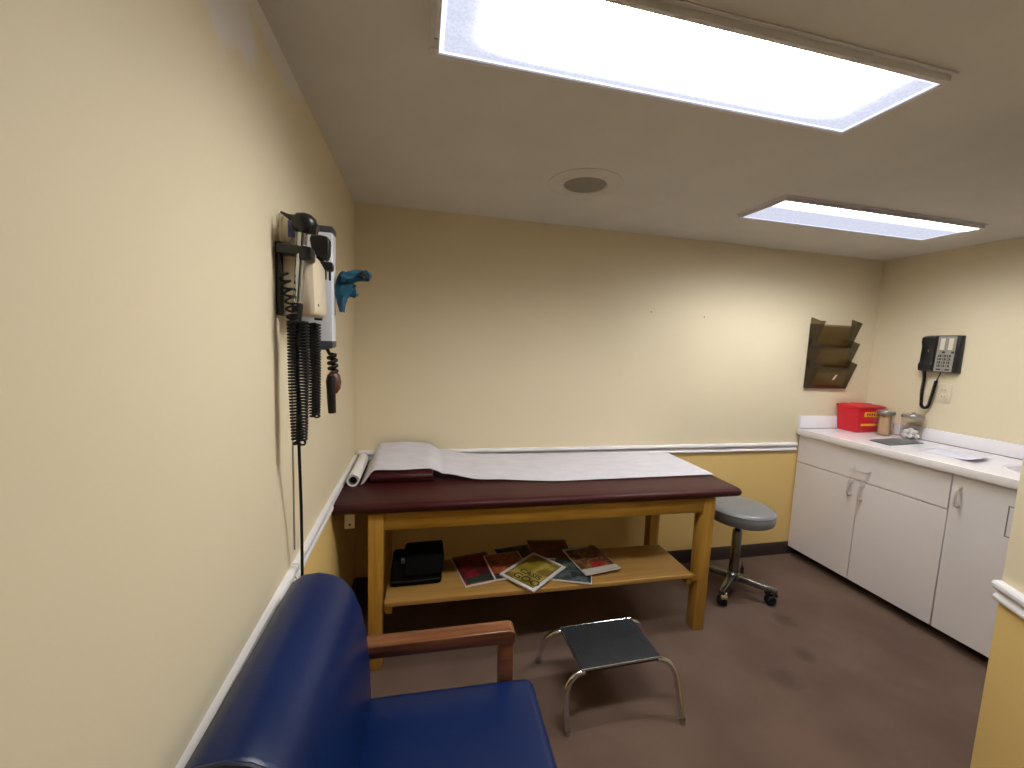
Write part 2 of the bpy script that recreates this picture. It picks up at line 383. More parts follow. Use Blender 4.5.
def fixture(x0, x1, y0, y1, kind, label):
    lx, ly = x1 - x0, y1 - y0
    t = thing('ceiling_light', label, 'light', ((x0 + x1) / 2, (y0 + y1) / 2, H), 0, 'recessed ceiling lights')
    hx, hy = lx / 2, ly / 2
    g = G(); f = .021; z0, z1 = -.004, 0
    for a in ((-hx - f, hx + f, -hy - f, -hy - .006), (-hx - f, hx + f, hy + .006, hy + f), (-hx - f, -hx - .006, -hy - .006, hy + .006), (hx + .006, hx + f, -hy - .006, hy + .006)):
        g.box(*a, z0, z1, .0015, 1)
    obj('flange', g, 'fixture', t)
    g = G(); z0, z1 = -.020, 0
    for a in ((-hx - .012, hx + .012, -hy - .012, -hy), (-hx - .012, hx + .012, hy, hy + .012), (-hx - .012, -hx, -hy, hy), (hx, hx + .012, -hy, hy)):
        g.box(*a, z0, z1, .002, 2)
    obj('door_frame', g, 'fixture', t)
    obj('diffuser', G().box(-hx, hx, -hy, hy, -.016, -.012), emit('diffuser_' + kind, kind, lx, ly), t, smooth=0)
    if kind == 'near':
        for y in (-hy + .02, hy - .05): obj('latch', G().box(-hx - .012, -hx - .004, y, y + .03, -.023, -.019), 'steel', t)
    return t
k = .975
def lx(p, c): return c + (p - c) * k
fixture(lx(.368, .3365), lx(1.575, .3365), lx(-1.446, -2.255), lx(-1.205, -2.255), 'near', 'larger glaring ceiling light panel, nearest the camera')
fixture(lx(1.905, .3365), lx(3.108, .3365), lx(-.700, -2.255), lx(-.450, -2.255), 'far', 'farther ceiling light panel, pale blue with one bright strip along its edge')
t = thing('ceiling_speaker', 'round white speaker with grey grille set in the ceiling', 'speaker', (1.0, -.588, H))
obj('rim', G().lathe([(.088, -.004), (.092, -.008), (.148, -.006), (.156, -.002), (.156, 0)], n=48), 'spk_rim', t)
obj('grille', G().lathe([(0, -.007), (.06, -.0065), (.086, -.005), (.088, -.002)], n=40), 'grille', t, label='grey perforated grille')
for a in range(4):
    obj('screw', G().lathe([(0, -.010), (.003, -.0095), (.004, -.007)], (.112 * math.cos(a * PI / 2 + .4), .112 * math.sin(a * PI / 2 + .4), 0), 10), 'steel', t)

# ------------------------------------------------------------------ exam table
TZ = .752
t = thing('exam_table', 'wooden exam table with maroon vinyl top and lower shelf', 'exam table', (0, -.004, 0), -.012)
pad = [(-.030, .700), (-.560, .700), (-.590, .712), (-.604, .728), (-.602, .742), (-.585, .751), (-.54, TZ), (-.06, TZ), (-.032, .745), (-.028, .72)]
obj('tabletop', G().prism(pad, 'x', .010, 1.907, .006, 2), 'maroon', t, smooth=50, label='maroon vinyl padded top')
pil = [(-.345, TZ), (-.352, .770), (-.346, .790), (-.325, .800), (-.20, .816), (-.10, .832), (-.068, .826), (-.060, .80), (-.060, TZ)]
p = obj('headrest', G().prism(pil, 'x', .122, .412, .008, 2), 'maroon', t, smooth=50, label='maroon vinyl wedge headrest')
obj('welt', G().tube([(.126, -.3505, .778), (.27, -.353, .777), (.408, -.3505, .778)], .003, 6), 'maroon', p)
obj('apron', G().box(.205, 1.726, -.570, -.548, .628, .700, .002), 'oak', t)
obj('apron', G().box(.205, 1.726, -.082, -.058, .628, .700, .002), 'oak', t)
obj('apron', G().box(.155, .179, -.505, -.125, .628, .700, .002), 'oak', t)
obj('apron', G().box(1.752, 1.776, -.505, -.125, .628, .700, .002), 'oak', t)
for x0, x1, tp in ((.145, .207, .004), (1.722, 1.786, .004)):
    for y0, y1 in ((-.575, -.505), (-.125, -.055)):
        obj('leg', G().hexa([(x0 + tp, y0 + tp, 0), (x1 - tp, y0 + tp, 0), (x1 - tp, y1 - tp, 0), (x0 + tp, y1 - tp, 0), (x0, y0, .70), (x1, y0, .70), (x1, y1, .70), (x0, y1, .70)], .003), 'oak_v', t)
obj('shelf', G().box(.215, 1.682, -.588, -.285, .297, .318, .002), 'oak_shelf', t, label='pale oak shelf board')
for x0, xb in ((.218, .205), (1.654, 1.680)):
    obj('shelf_rail', G().box(x0, x0 + .026, -.580, -.288, .262, .297, .002), 'oak', t)
    for yb_ in (-.566,): obj('cleat', G().box(xb, xb + (.044 if xb > 1 else .014), yb_, yb_ + .045, .264, .290, .002), 'oak', t)
obj('shelf_rail', G().box(.244, 1.654, -.34, -.316, .262, .297, .002), 'oak', t)
br = obj('roll_bracket', G().prism([(-.540, .70), (-.543, .70), (-.543, .632), (-.540, .632)], 'x', .050, .090), 'beige', t, label='pale metal bracket for the paper roll')
obj('bracket_hole', G().lathe([(0, .0), (.005, .0), (.005, -.003), (0, -.003)], (.070, -.5433, .648), 14, Matrix.Rotation(PI / 2, 4, 'X')), 'slot', br)

# paper roll and the sheet drawn from it
rt = thing('paper_roll', 'white roll of exam paper lying along the left wall', 'paper roll', (.051, 0, TZ + .0275), 0)
ro = .027
rot = Matrix.Rotation(-PI / 2, 4, 'X')
obj('wound_paper', G().lathe([(.0185, -.385), (.0185, -.378), (ro, -.385), (ro, -.035), (.0185, -.035), (.0185, -.385)], (0, 0, 0), 32, Matrix.Rotation(-PI / 2, 4, 'X')), 'roll', rt)
obj('core', G().lathe([(.0160, -.383), (.0184, -.383), (.0184, -.04), (.0160, -.04), (.0160, -.383)], (0, 0, 0), 24, Matrix.Rotation(-PI / 2, 4, 'X')), 'core', rt, label='dark hollow cardboard core')
XS = [.085, .14, .26, .38, .46, .62, .9, 1.9]
ZF = [.004, .054, .050, .052, .030, .010, .004, .004]
ZB = [.015, .106, .112, .104, .066, .044, .034, .026]
def sheet(u, v):
    x = .083 + u * (1.905 - .045 * v - .083)
    yf = lerp1([.078, .15, .4, .7, 1.05, 1.9], [-.378, -.338, -.332, -.385, -.428, -.420], x); yb = -.034 - .012 * x
    y = yf + v * (yb - yf)
    z = TZ + .0015 + lerp1(XS, ZF, x) * (1 - v) + lerp1(XS, ZB, x) * v
    if .10 < x < .44: z += .004
    z += .0012 * math.sin(x * 37 + v * 5) * (1 if x > .5 else 0) * (.3 + v)
    return (x, y, max(z, TZ + .0025))
rsh = None
sh = obj('exam_paper', G().grid(sheet, 150, 24), 'paper', smooth=80, solid=.0012)
tag(sh, 'long white paper sheet drawn over the headrest along the maroon table top', 'paper')

# ------------------------------------------------------------------ things on the shelf
SZ = .318
bt = thing('black_bag', 'black soft bag on the shelf beside the left table leg', 'bag', (.335, -.42, SZ))
obj('body', G().hexa([(-.115, -.075, 0), (.115, -.075, 0), (.115, .07, 0), (-.115, .07, 0), (-.105, -.055, .115), (.118, -.055, .12), (.118, .06, .12), (-.105, .06, .115)], .016, 3), 'black_cloth', bt)
obj('flap', G().hexa([(-.055, -.081, .05), (.12, -.081, .05), (.122, .065, .105), (-.055, .065, .105), (-.05, -.064, .140), (.124, -.064, .143), (.124, .066, .143), (-.05, .066, .140)], .012, 3), 'black_cloth', bt)
obj('zip', G().tube([(-.112, -.079, .03), (.0, -.081, .028), (.112, -.079, .03)], .003, 6), 'rubber', bt)
obj('buckle', G().box(-.066, -.050, -.078, -.060, .112, .132, .003), 'grey_cap', bt)

def cover_mat(name, base, blotches, scale=14, rough=.35):
    m = mat(name, base, rough)
    tc = N(m, 'ShaderNodeTexCoord'); n = N(m, 'ShaderNodeTexNoise', Scale=scale, Detail=2); L(m, tc, 'Object', n, 'Vector')
    r = N(m, 'ShaderNodeValToRGB'); r.color_ramp.interpolation = 'EASE'; e = r.color_ramp.elements
    while len(e) > 1: e.remove(e[-1])
    e[0].position = 0; e[0].color = (*base, 1)
    for i, (p, c) in enumerate(blotches): q = e.new(p); q.color = (*c, 1)
    L(m, n, 'Fac', r, 'Fac'); L(m, r, 'Color', BS(m), 'Base Color')
    return m
GR = 'magazines strewn on the table shelf'
def magazine(cx, cy, z, rot, w, h, label, cover, art=None, curl=0.0, border=0.0, thick=.006, tilt=0, lines=()):
    t = thing('magazine', label, 'magazine', (cx, cy, z), rot, GR)
    t.rotation_euler = (math.radians(tilt), 0, rot)
    def zz(u, v): return curl * max(0, (.45 - v) / .45) ** 2 * (.25 + u)
    def surf(zo, ins=0):
        return lambda u, v: ((u - .5) * (w - 2 * ins), (v - .5) * (h - 2 * ins), zo + zz(u, v))
    g = G(); nu, nv = 6, 10
    for zo in (0, thick - .0006): g.grid(surf(zo), nu, nv)
    # close the rim
    for k in range(nu):
        for v in (0, 1):
            a, b = surf(0)(k / nu, v), surf(0)((k + 1) / nu, v); up = Vector((0, 0, thick - .0006))
            vs = [g.bm.verts.new(q) for q in (a, b, Vector(b) + up, Vector(a) + up)]; g.bm.faces.new(vs)
    for k in range(nv):
        for u in (0, 1):
            a, b = surf(0)(u, k / nv), surf(0)(u, (k + 1) / nv); up = Vector((0, 0, thick - .0006))
            vs = [g.bm.verts.new(q) for q in (a, b, Vector(b) + up, Vector(a) + up)]; g.bm.faces.new(vs)
    bmesh.ops.remove_doubles(g.bm, verts=g.bm.verts, dist=1e-5); bmesh.ops.recalc_face_normals(g.bm, faces=g.bm.faces)
    obj('pages', g, 'page', t, label='white page block', smooth=30)
    cv = obj('cover', G().grid(surf(thick, border), nu, nv), cover, t, smooth=60, solid=.0008)
    if art:
        for (u0, u1, v0, v1, am) in art:
            f = surf(thick + .0009, border)
            obj('cover_picture', G().grid(lambda u, v: f(u0 + (u1 - u0) * u, v0 + (v1 - v0) * v), 6, 6), am, cv, smooth=60)
    for (s, size, x, y, mm, ra) in lines:
        text('cover_title', s, size, mm, cv, Matrix.Translation((x, y, thick + .0012)) @ Matrix.Rotation(ra, 4, 'Z'), .0002)
    return t
cov_red = cover_mat('dark_red_cover', (.05, .012, .012), [(.40, (.10, .012, .014)), (.52, (.24, .01, .022)), (.62, (.05, .012, .014))], 9)  # covers darkened throughout: shade under the table put into their colours
cov_or = cover_mat('rust_food_cover', (.10, .05, .022), [(.42, (.30, .06, .02)), (.52, (.36, .14, .05)), (.60, (.22, .03, .018))], 16)
cov_gold = cover_mat('gold_cover', (.24, .165, .02), [(.40, (.24, .17, .015)), (.55, (.44, .34, .08)), (.64, (.20, .135, .02))], 7)
cov_teal = cover_mat('dark_teal_cover', (.03, .05, .05), [(.42, (.04, .055, .045)), (.52, (.11, .14, .15)), (.62, (.02, .03, .035))], 14)
cov_food = cover_mat('brown_food_cover', (.14, .06, .03), [(.40, (.09, .035, .02)), (.50, (.26, .16, .05)), (.60, (.10, .03, .02))], 16)
cov_mar = cover_mat('maroon_page', (.14, .04, .025), [(.45, (.17, .05, .03)), (.6, (.10, .03, .02))], 20)
cov_nav = cover_mat('navy_cover', (.012, .012, .018), [(.45, (.02, .018, .03)), (.55, (.09, .06, .05)), (.62, (.02, .02, .035))], 12)
M['ink'] = mat('black_ink', (.01, .01, .008), .5); M['white_ink'] = mat('white_ink', (.7, .68, .64), .5); M['tomato'] = cover_mat('tomato_red', (.30, .02, .012), [(.5, (.38, .03, .02)), (.6, (.16, .012, .01))], 22)
M['pale_band'] = mat('pale_band', (.55, .50, .44), .5); M['green_dark'] = mat('dark_green_band', (.025, .035, .024), .5)
magazine(.624, -.396, SZ, math.radians(11), .195, .262, 'dark red magazine with white edges, leftmost of the pile', cov_red, border=.005, art=[(.05, .95, .02, .22, M['green_dark'])])
magazine(.845, -.300, SZ, math.radians(8), .20, .16, 'navy and black magazine lying deepest on the shelf', cov_nav, border=.004)
magazine(1.035, -.275, SZ + .001, math.radians(-6), .22, .19, 'maroon printed magazine half covered at the back of the pile', cov_mar, border=.003, tilt=1)
magazine(.775, -.405, SZ + .0075, math.radians(6), .19, .225, 'rust and orange food magazine between the red and gold ones', cov_or, border=.006, art=[(.02, .5, 0, .2, M['green_dark'])], thick=.005)
# gold magazine: its near corner overhangs the shelf edge
a = Vector((.785, .62)).normalized(); b = Vector((-.62, .785)).normalized(); tip = Vector((.842, -.648))
ctr = tip + a * .135 + b * .10
magazine(ctr.x, ctr.y, SZ + .0145, math.atan2(a.y, a.x), .27, .20, 'gold magazine with white border, its corner poking over the shelf edge', cov_gold, border=.016,
         art=[(.0, 1, 0, .012, M['ink']), (.0, .012, 0, 1, M['ink'])], thick=.007,
         lines=[('GOO', .060, -.088, -.022, 'ink', -PI / 2), ('CASIS', .046, -.040, -.012, 'ink', -PI / 2)])
magazine(1.085, -.488, SZ, math.radians(-24), .19, .22, 'dark teal magazine with curled white lower edge at the shelf front', cov_teal, border=.004, curl=.008)
magazine(1.205, -.430, SZ + .0145, math.radians(7), .195, .25, 'food magazine with pale lower margin, topmost at the right end of the pile', cov_food, border=.003, curl=.006,
         art=[(0, 1, 0, .17, M['pale_band']), (.35, .75, .18, .40, M['tomato']), (0, .8, .93, 1, M['pale_band'])])

# ------------------------------------------------------------------ rolling stool
t = thing('rolling_stool', 'round grey vinyl stool on chrome caster base', 'stool', (2.182, -.328, 0))
obj('seat', G().lathe([(0, .450), (.15, .450), (.168, .453), (.180, .462), (.184, .480), (.183, .512), (.178, .520), (.172, .528), (.150, .537), (.09, .541), (0, .542)], n=56), 'grey_vinyl', t)
obj('seat_piping', G().tube(arc((0, 0, .518), .1815, 0, 2 * PI - 2 * PI / 48, 47, 'xy'), .003, 6, True), 'grey_vinyl', t)
obj('seat_plate', G().lathe([(0, .440), (.07, .440), (.075, .453), (0, .453)], n=24), 'black', t)
obj('column', G().lathe([(0, .09), (.027, .09), (.0255, .375), (.022, .38), (0, .38)], n=20), 'stool_metal', t)
obj('spindle', G().lathe([(0, .37), (.014, .37), (.014, .443), (0, .443)], n=16), 'dark_tube', t)
hub = obj('base_hub', G().lathe([(0, .082), (.042, .084), (.046, .098), (.038, .114), (.028, .124), (0, .124)], n=24), 'stool_metal', t)
for a in (214, 309, 38, 129):
    a = math.radians(a); c, s = math.cos(a), math.sin(a); px, py = -s, c
    r1 = .225
    def q(r, w, z): return (c * r + px * w, s * r + py * w, z)
    obj('base_arm', G().hexa([q(.02, -.028, .080), q(r1, -.016, .074), q(r1, .016, .074), q(.02, .028, .080), q(.02, -.022, .118), q(r1, -.012, .100), q(r1, .012, .100), q(.02, .022, .118)], .005), 'stool_metal', t)
    cs = obj('caster', G().tube([q(r1 - .016, 0, .078), q(r1 - .016, 0, .046)], .008, 8), 'stool_metal', t)
    rt_ = Matrix.Rotation(a + .6, 4, 'Z')
    wr_ = .028
    wm = Matrix.Translation(q(r1 - .030, 0, wr_)) @ rt_
    def wheel(dx): return G().lathe([(0, -.010), (wr_ * .75, -.010), (wr_ * .96, -.005), (wr_, 0), (wr_ * .96, .005), (wr_ * .75, .010), (0, .010)], (0, 0, 0), 22, wm @ Matrix.Translation((0, dx, 0)) @ Matrix.Rotation(PI / 2, 4, 'X'))
    obj('wheel', wheel(-.012), 'rubber', cs); obj('wheel', wheel(.012), 'rubber', cs)
    ra, rb_ = wr_ + .003, wr_ - .004
    hood = [(ra * math.cos(k * PI / 8 - .15), wr_ + ra * math.sin(k * PI / 8 - .15)) for k in range(9)] + [(rb_ * math.cos(k * PI / 8 - .15), wr_ + rb_ * math.sin(k * PI / 8 - .15)) for k in range(8, -1, -1)]
    obj('caster_hood', G().prism(hood, 'y', -.0155, .0155, mtx=wm), 'chrome' if a < 4 and a > 3 else 'rubber', cs)

# ------------------------------------------------------------------ step stool
t = thing('step_stool', 'low chrome step stool with a flat dark top, in front of the exam table', 'step stool', (1.112, -.843, 0), .02)
ZT = .222
x0, x1, y0, y1 = -.168, .166, -.116, .112
g = G().box(x0, x1, y0, y1, ZT - .020, ZT - .001, .003)
for i in range(22):
    xx = x0 + .012 + i * (x1 - x0 - .024) / 21
    g.box(xx - .0055, xx + .0055, y0 + .008, y1 - .008, ZT - .003, ZT, .001, 1)
obj('tread', g, 'tread', t, label='dark ribbed rubber top')
obj('rim', G().tube([(x0, y0, ZT - .006), (x1, y0, ZT - .006), (x1, y1, ZT - .006), (x0, y1, ZT - .006)], .0045, 8, True), 'chrome', t)
for yy, y_l, y_r in ((y0 + .004, y0 - .034, y0 - .080), (y1 - .004, y1 + .088, y1 + .050)):
    for sx in (-1, 1):
        yf = y_l if sx < 0 else y_r
        R = .076; zc = ZT - .016; xi = (x1 if sx > 0 else -x0) - .012; xo = xi + R
        pts = [(sx * xi, yy, zc)]
        for k in range(1, 11):
            a = PI / 2 - k * PI / 20; z = zc - R + R * math.sin(a)
            pts.append((sx * (xi + R * math.cos(a)), yf + (yy - yf) * z / zc, z))
        pts.append((sx * (xo - .004), yf, .004))
        lg = obj('leg', G().tube(pts, .0112, 12), 'chrome', t)
        obj('foot_tip', G().lathe([(0, 0), (.0122, 0), (.0128, .012), (.0108, .017)], (sx * (xo - .004), yf, 0), 14), 'steel', lg)
    obj('under_bar', G().tube([(x0 + .012, yy * .72, ZT - .026), (x1 - .012, yy * .72, ZT - .026)], .006, 8), 'steel', t)

# ------------------------------------------------------------------ blue armchair
t = thing('waiting_chair', 'blue vinyl armchair with wooden arms against the left wall', 'chair', (0, 0, 0))
chair = t
ya, yb = -1.712, -1.238
prof = [(.125, .40), (.095, .55), (.062, .70), (.045, .775), (.040, .806), (.048, .834), (.074, .851), (.106, .854), (.138, .846), (.166, .828), (.188, .796), (.205, .752), (.217, .69), (.225, .61), (.229, .53), (.230, .45), (.222, .40)]
def cushion(prof, ya, yb, r=.022, n=5):
    """profile swept along y with rounded, drawn-in ends"""
    cx = sum(p[0] for p in prof) / len(prof); cz = sum(p[1] for p in prof) / len(prof)
    g = G(); rings = []
    st = []
    for k in range(n + 1):
        a = k / n * PI / 2; st.append((ya + r * (1 - math.sin(a)), r * (1 - math.cos(a))))
    st = st[::-1] if False else [(ya + r * (1 - math.sin(k / n * PI / 2)), r * (1 - math.cos(k / n * PI / 2))) for k in range(n, -1, -1)]
    st += [(ya + (yb - ya) * i / 6, 0) for i in range(1, 6)] + [(yb - (y - ya), i) for y, i in st[::-1]]
    for y, ins in st:
        ring = []
        for px, pz in prof:
            dx, dz = cx - px, cz - pz; l = math.hypot(dx, dz)
            ring.append(g.bm.verts.new((px + dx / l * ins, y, pz + dz / l * ins)))
        rings.append(ring)
    m = len(prof)
    for a, b in zip(rings, rings[1:]):
        for k in range(m): g.bm.faces.new((a[k], a[(k + 1) % m], b[(k + 1) % m], b[k]))
    g.bm.faces.new(rings[0]); g.bm.faces.new(rings[-1])
    bmesh.ops.recalc_face_normals(g.bm, faces=g.bm.faces); return g
bk = obj('backrest', cushion(prof, ya, yb, .020), 'blue', t, smooth=55)
for yy in (ya + .007,):
    obj('piping', G().tube([(p[0], yy, p[1]) for p in prof], .0042, 8, True), 'blue_pipe', bk)
def seat_fn():
    g = G().box(.195, .656, ya - .002, yb - .006, .414, .511, .026, 4)
    bmesh.ops.subdivide_edges(g.bm, edges=[e for e in g.bm.edges if e.calc_length() > .2], cuts=7, use_grid_fill=True)
    for v in g.bm.verts:
        if v.co.z > .485:
            u = (v.co.x - .4275) / .2325; w = (v.co.y - (ya + yb) / 2) / .2285
            v.co.z += .016 * max(0, 1 - u * u) * max(0, 1 - w * w)
    return g
st = obj('seat', seat_fn(), 'blue', t, smooth=50)
for y0_, y1_ in ((-1.246, -1.200), (-1.757, -1.711)):
    ym = (y0_ + y1_) / 2
    arm = [(.135, .575), (.555, .575), (.555, .615), (.135, .605)]
    obj('armrest', G().prism([(.130, .604), (.602, .607), (.605, .634), (.598, .643), (.588, .646), (.130, .638)], 'y', y0_, y1_, .004, 3), 'redwood', t)
    obj('leg', G().hexa([(.575, ym - .019, 0), (.612, ym - .019, 0), (.612, ym + .019, 0), (.575, ym + .019, 0), (.560, ym - .021, .609), (.600, ym - .021, .609), (.600, ym + .021, .609), (.560, ym + .021, .609)], .004), 'redwood', t)
    obj('leg', G().hexa([(.070, ym - .019, 0), (.110, ym - .019, 0), (.110, ym + .019, 0), (.070, ym + .019, 0), (.130, ym - .021, .60), (.175, ym - .021, .60), (.175, ym + .021, .60), (.130, ym + .021, .60)], .004), 'redwood', t)
    obj('side_rail', G().box(.105, .59, ym - .012, ym + .012, .335, .39, .003), 'redwood', t)
for xa in (.20, .60): obj('cross_rail', G().box(xa, xa + .022, -1.722, -1.235, .340, .392, .003), 'redwood', t)

chair.matrix_world = Matrix.Translation((0, -1.24, 0)) @ Matrix.Rotation(-.030, 4, 'Z') @ Matrix.Translation((0, 1.24, 0))
# ------------------------------------------------------------------ base cabinets and counter
XC, HC = 2.926, .9144
YS1, YS2, YE = -.4223, -.8415, -1.52
def pull_v(y, z0, z1, parent):      # vertical wire pull on a door front facing -x
    pts = [(0, y, z0), (-.028, y, z0 + .003), (-.034, y, z0 + .010), (-.034, y, z1 - .010), (-.028, y, z1 - .003), (0, y, z1)]
    return obj('handle', G().tube([(XC - .019 + p[0] + .019, p[1], p[2]) for p in pts], .0058, 8), 'handle', parent, label='satin metal pull')
def cab(name, label, y0, y1):
    t = thing(name, label, 'cabinet', (0, 0, 0), 0, 'white base cabinets under the counter')
    obj('carcass', G().box(XC + .019, W - .004, y1, y0, .061, .872, .001), 'laminate', t)
    obj('toe_kick', G().box(XC + .12, W - .02, y1, y0, 0, .061), 'baseboard', t, label='dark recessed toe kick')
    return t
c1 = cab('base_cabinet', 'white two-door cabinet with a wide drawer, in the back corner', -.004, YS2)
g_ = .0025
d = obj('door', G().box(XC, XC + .018, YS1 + g_, -.006, .061, .678, .0015, 1), 'laminate', c1); pull_v(-.385, .585, .672, d)
for ch in d.children: pass
d = obj('door', G().box(XC, XC + .018, YS2 + g_, YS1 - g_ * .4, .061, .678, .0015, 1), 'laminate', c1); pull_v(-.447, .575, .662, d)
d = obj('drawer', G().box(XC, XC + .018, YS2 + g_, -.006, .684, .868, .0015, 1), 'laminate', c1)
ym, zm = -.430, .752
obj('handle', G().tube([(XC, ym + .045, zm), (XC - .028, ym + .044, zm - .003), (XC - .033, ym + .036, zm - .004), (XC - .033, ym - .036, zm - .004), (XC - .028, ym - .044, zm - .003), (XC, ym - .045, zm)], .0058, 8), 'handle', d, label='satin metal pull')
c2 = cab('base_cabinet', 'white single-door cabinet beside the yellow partition end', YS2, YE)
d = obj('door', G().box(XC, XC + .018, -1.452, YS2 - g_, .061, .868, .0015, 1), 'laminate', c2); pull_v(-.880, .715, .808, d)
# inset flap outlined on that door
M['line'] = mat('dark_seam', (.16, .145, .135), .6)
g = G(); fy0, fy1, fz0, fz1 = -1.26, -1.047, .642, .785
for a in ((fy0, fy1, fz0, fz0 + .004), (fy0, fy1, fz1 - .004, fz1), (fy0, fy0 + .004, fz0, fz1), (fy1 - .004, fy1, fz0, fz1)): g.box(XC - .0012, XC + .002, *a)
obj('flap_seam', g, 'line', d, label='dark rectangular seam of a flap')

ct = thing('countertop', 'white glossy laminate countertop with backsplash along the right wall', 'countertop', (0, 0, 0))
SC = Vector((3.205, -1.085)); SR = .175
bm = bmesh.new()
X0, X1, Y0, Y1 = 2.897, W - .003, YE, -.003
outer = [bm.verts.new((x, y, HC)) for x, y in ((X0 + .004, Y0), (X1, Y0), (X1, Y1), (X0 + .004, Y1))]
inner = [bm.verts.new((SC.x + SR * math.cos(2 * PI * k / 48), SC.y + SR * 1.05 * math.sin(2 * PI * k / 48), HC)) for k in range(48)]
ed = [bm.edges.new((outer[i], outer[(i + 1) % 4])) for i in range(4)] + [bm.edges.new((inner[i], inner[(i + 1) % 48])) for i in range(48)]
bmesh.ops.triangle_fill(bm, use_beauty=True, use_dissolve=False, edges=ed)
for f in bm.faces:
    if f.normal.z < 0: f.normal_flip()
g = G(); g.bm.free(); g.bm = bm
obj('top_surface', g, 'counter', ct, smooth=0)
obj('front_edge', G().box(X0, X0 + .030, Y0, Y1, .872, HC - .0005, .002), 'laminate', ct, label='greyer laminate front edge')
obj('underside', G().box(X0 + .030, X1, SC.y + SR * 1.08, Y1, .873, HC - .012), 'laminate', ct)
obj('backsplash', G().box(X0 + .004, X1, -.021, -.0015, HC, HC + .088, .0015), 'counter', ct)
obj('backsplash', G().box(W - .021, W - .0015, Y0, -.021, HC, HC + .078, .0015), 'counter', ct)
M['joint'] = mat('caulk_line', (.12, .10, .10), .7)
obj('joint_line', G().box(W - .0225, W - .0205, Y0, -.022, HC, HC + .003).box(X0 + .006, W - .022, -.0225, -.0205, HC, HC + .003), 'joint', ct, label='dark joint line')
sk = thing('sink', 'white round sink bowl in the counter by the partition', 'sink', (SC.x, SC.y, HC))
obj('bowl', G().lathe([(SR * 1.06, .001), (SR * 1.04, .006), (SR * 1.0, .007), (SR * .95, .002), (SR * .88, -.03), (SR * .7, -.032 - .0), (SR * .35, -.036), (.022, -.037)], (0, 0, 0), 48, Matrix.Diagonal((1, 1.05, 1, 1))), 'porcelain', sk, smooth=60)
obj('drain', G().lathe([(0, -.0365), (.018, -.0365), (.024, -.034), (.026, -.036)], n=20), 'steel', sk, label='grey metal drain')
fc = obj('faucet', G().lathe([(0, 0), (.026, 0), (.024, .02), (.014, .03), (.012, .09), (0, .09)], (.205, -.02, 0), 20).tube([(.205, -.02, .08), (.16, -.02, .13), (.09, -.02, .135), (.065, -.02, .11)], .010, 12), 'chrome', sk, label='chrome spout')

# ------------------------------------------------------------------ things on the counter
# red sharps container
bt = thing('sharps_bin', 'red plastic sharps container with yellow labels in the counter corner', 'bin', (3.318, -.093, HC))
def ring(sx, sy, z): return [(-sx, -sy, z), (sx, -sy, z), (sx, sy, z), (-sx, sy, z)]
obj('body', G().hexa(ring(.102, .066, 0) + ring(.112, .076, .165), .008, 3), 'red', bt)
lid = obj('lid', G().hexa(ring(.116, .080, .163) + ring(.116, .080, .180), .004).hexa(ring(.108, .074, .179) + ring(.09, .056, .188), .003), 'red', bt)
obj('lid_flap', G().hexa(ring(.06, .03, .187) + ring(.056, .027, .194), .002), 'red', lid)
def lab(x0, x1, z0, z1, m, nm, lb=None):
    s = (.0760 - .066) / .165
    def yy(z): return -(.066 + s * z) - .0012
    gg = G().hexa([(x0, yy(z0), z0), (x1, yy(z0), z0), (x1, yy(z0) + .002, z0), (x0, yy(z0) + .002, z0), (x0, yy(z1), z1), (x1, yy(z1), z1), (x1, yy(z1) + .002, z1), (x0, yy(z1) + .002, z1)])
    return obj(nm, gg, m, bt, lb)
l1 = lab(-.060, .085, .108, .142, 'yellow', 'warning_label', 'yellow label')
l2 = lab(-.078, .070, .046, .062, 'yellow', 'strip_label', 'narrow yellow strip')
rx = Matrix.Rotation(PI / 2 + .05, 4, 'X')
g = G()
for i in range(6):      # the label's lettering is too small to read: short red strokes
    g.box(-.046 + i * .0205, -.034 + i * .0205, -.0005, .0005, -.009, .009)
bmesh.ops.transform(g.bm, matrix=Matrix.Translation((.004, -.0748, .125)) @ Matrix.Rotation(.06, 4, 'X'), verts=g.bm.verts)
obj('lettering', g, 'label_ink', l1, label='red lettering')

# jars
def jar(x, y, label, r, h):
    t = thing('glass_jar', label, 'jar', (x, y, HC), 0, 'glass jars on the counter')
    obj('glass_body', G().lathe([(0, .003), (r - .004, .003), (r, .008), (r, h - .012), (r - .004, h)], n=32), 'glass', t, label='clear glass')
    ld = obj('lid', G().lathe([(r + .002, h - .014), (r + .003, h - .012), (r + .003, h + .003), (r, h + .008), (.012, h + .010), (0, h + .010)], n=32), 'lid', t, label='dull metal lid')
    obj('knob', G().lathe([(.006, h + .009), (.007, h + .014), (.011, h + .018), (.009, h + .023), (0, h + .024)], n=16), 'lid', ld)
    return t
JY1, JY2 = -.232, -.348
jar(3.345, JY1, 'glass jar of wooden tongue depressors with metal lid', .046, .155)
jar(3.400, JY2, 'glass jar of white cotton balls with metal lid', .052, .150)
GT = 'tongue depressors standing in the glass jar'
st0 = None; n_ = 0
for i in range(22):
    a = i * 2.4; rr = .033 * math.sqrt((i + .5) / 22)
    x, y = 3.345 + rr * math.cos(a), JY1 + rr * math.sin(a)
    if st0 is None:
        g = G().prism([(.0085 * math.cos(q * PI / 8), .13 + .0085 * math.sin(q * PI / 8)) for q in range(9)] + [(.0085 * math.cos(q * PI / 8 + PI), .0085 + .0085 * math.sin(q * PI / 8 + PI)) for q in range(9)], 'y', -.001, .001)
        o = st0 = obj('tongue_depressor', g, 'tongue')
    else: o = st0.copy(); C.objects.link(o)
    o.location = (x, y, HC + .0065); o.rotation_euler = (random.uniform(-.03, .03), random.uniform(-.05, .05), a + PI / 2)
    tag(o, 'thin wooden tongue depressor standing in the lidded glass jar', 'tongue depressor', GT)
b0 = None
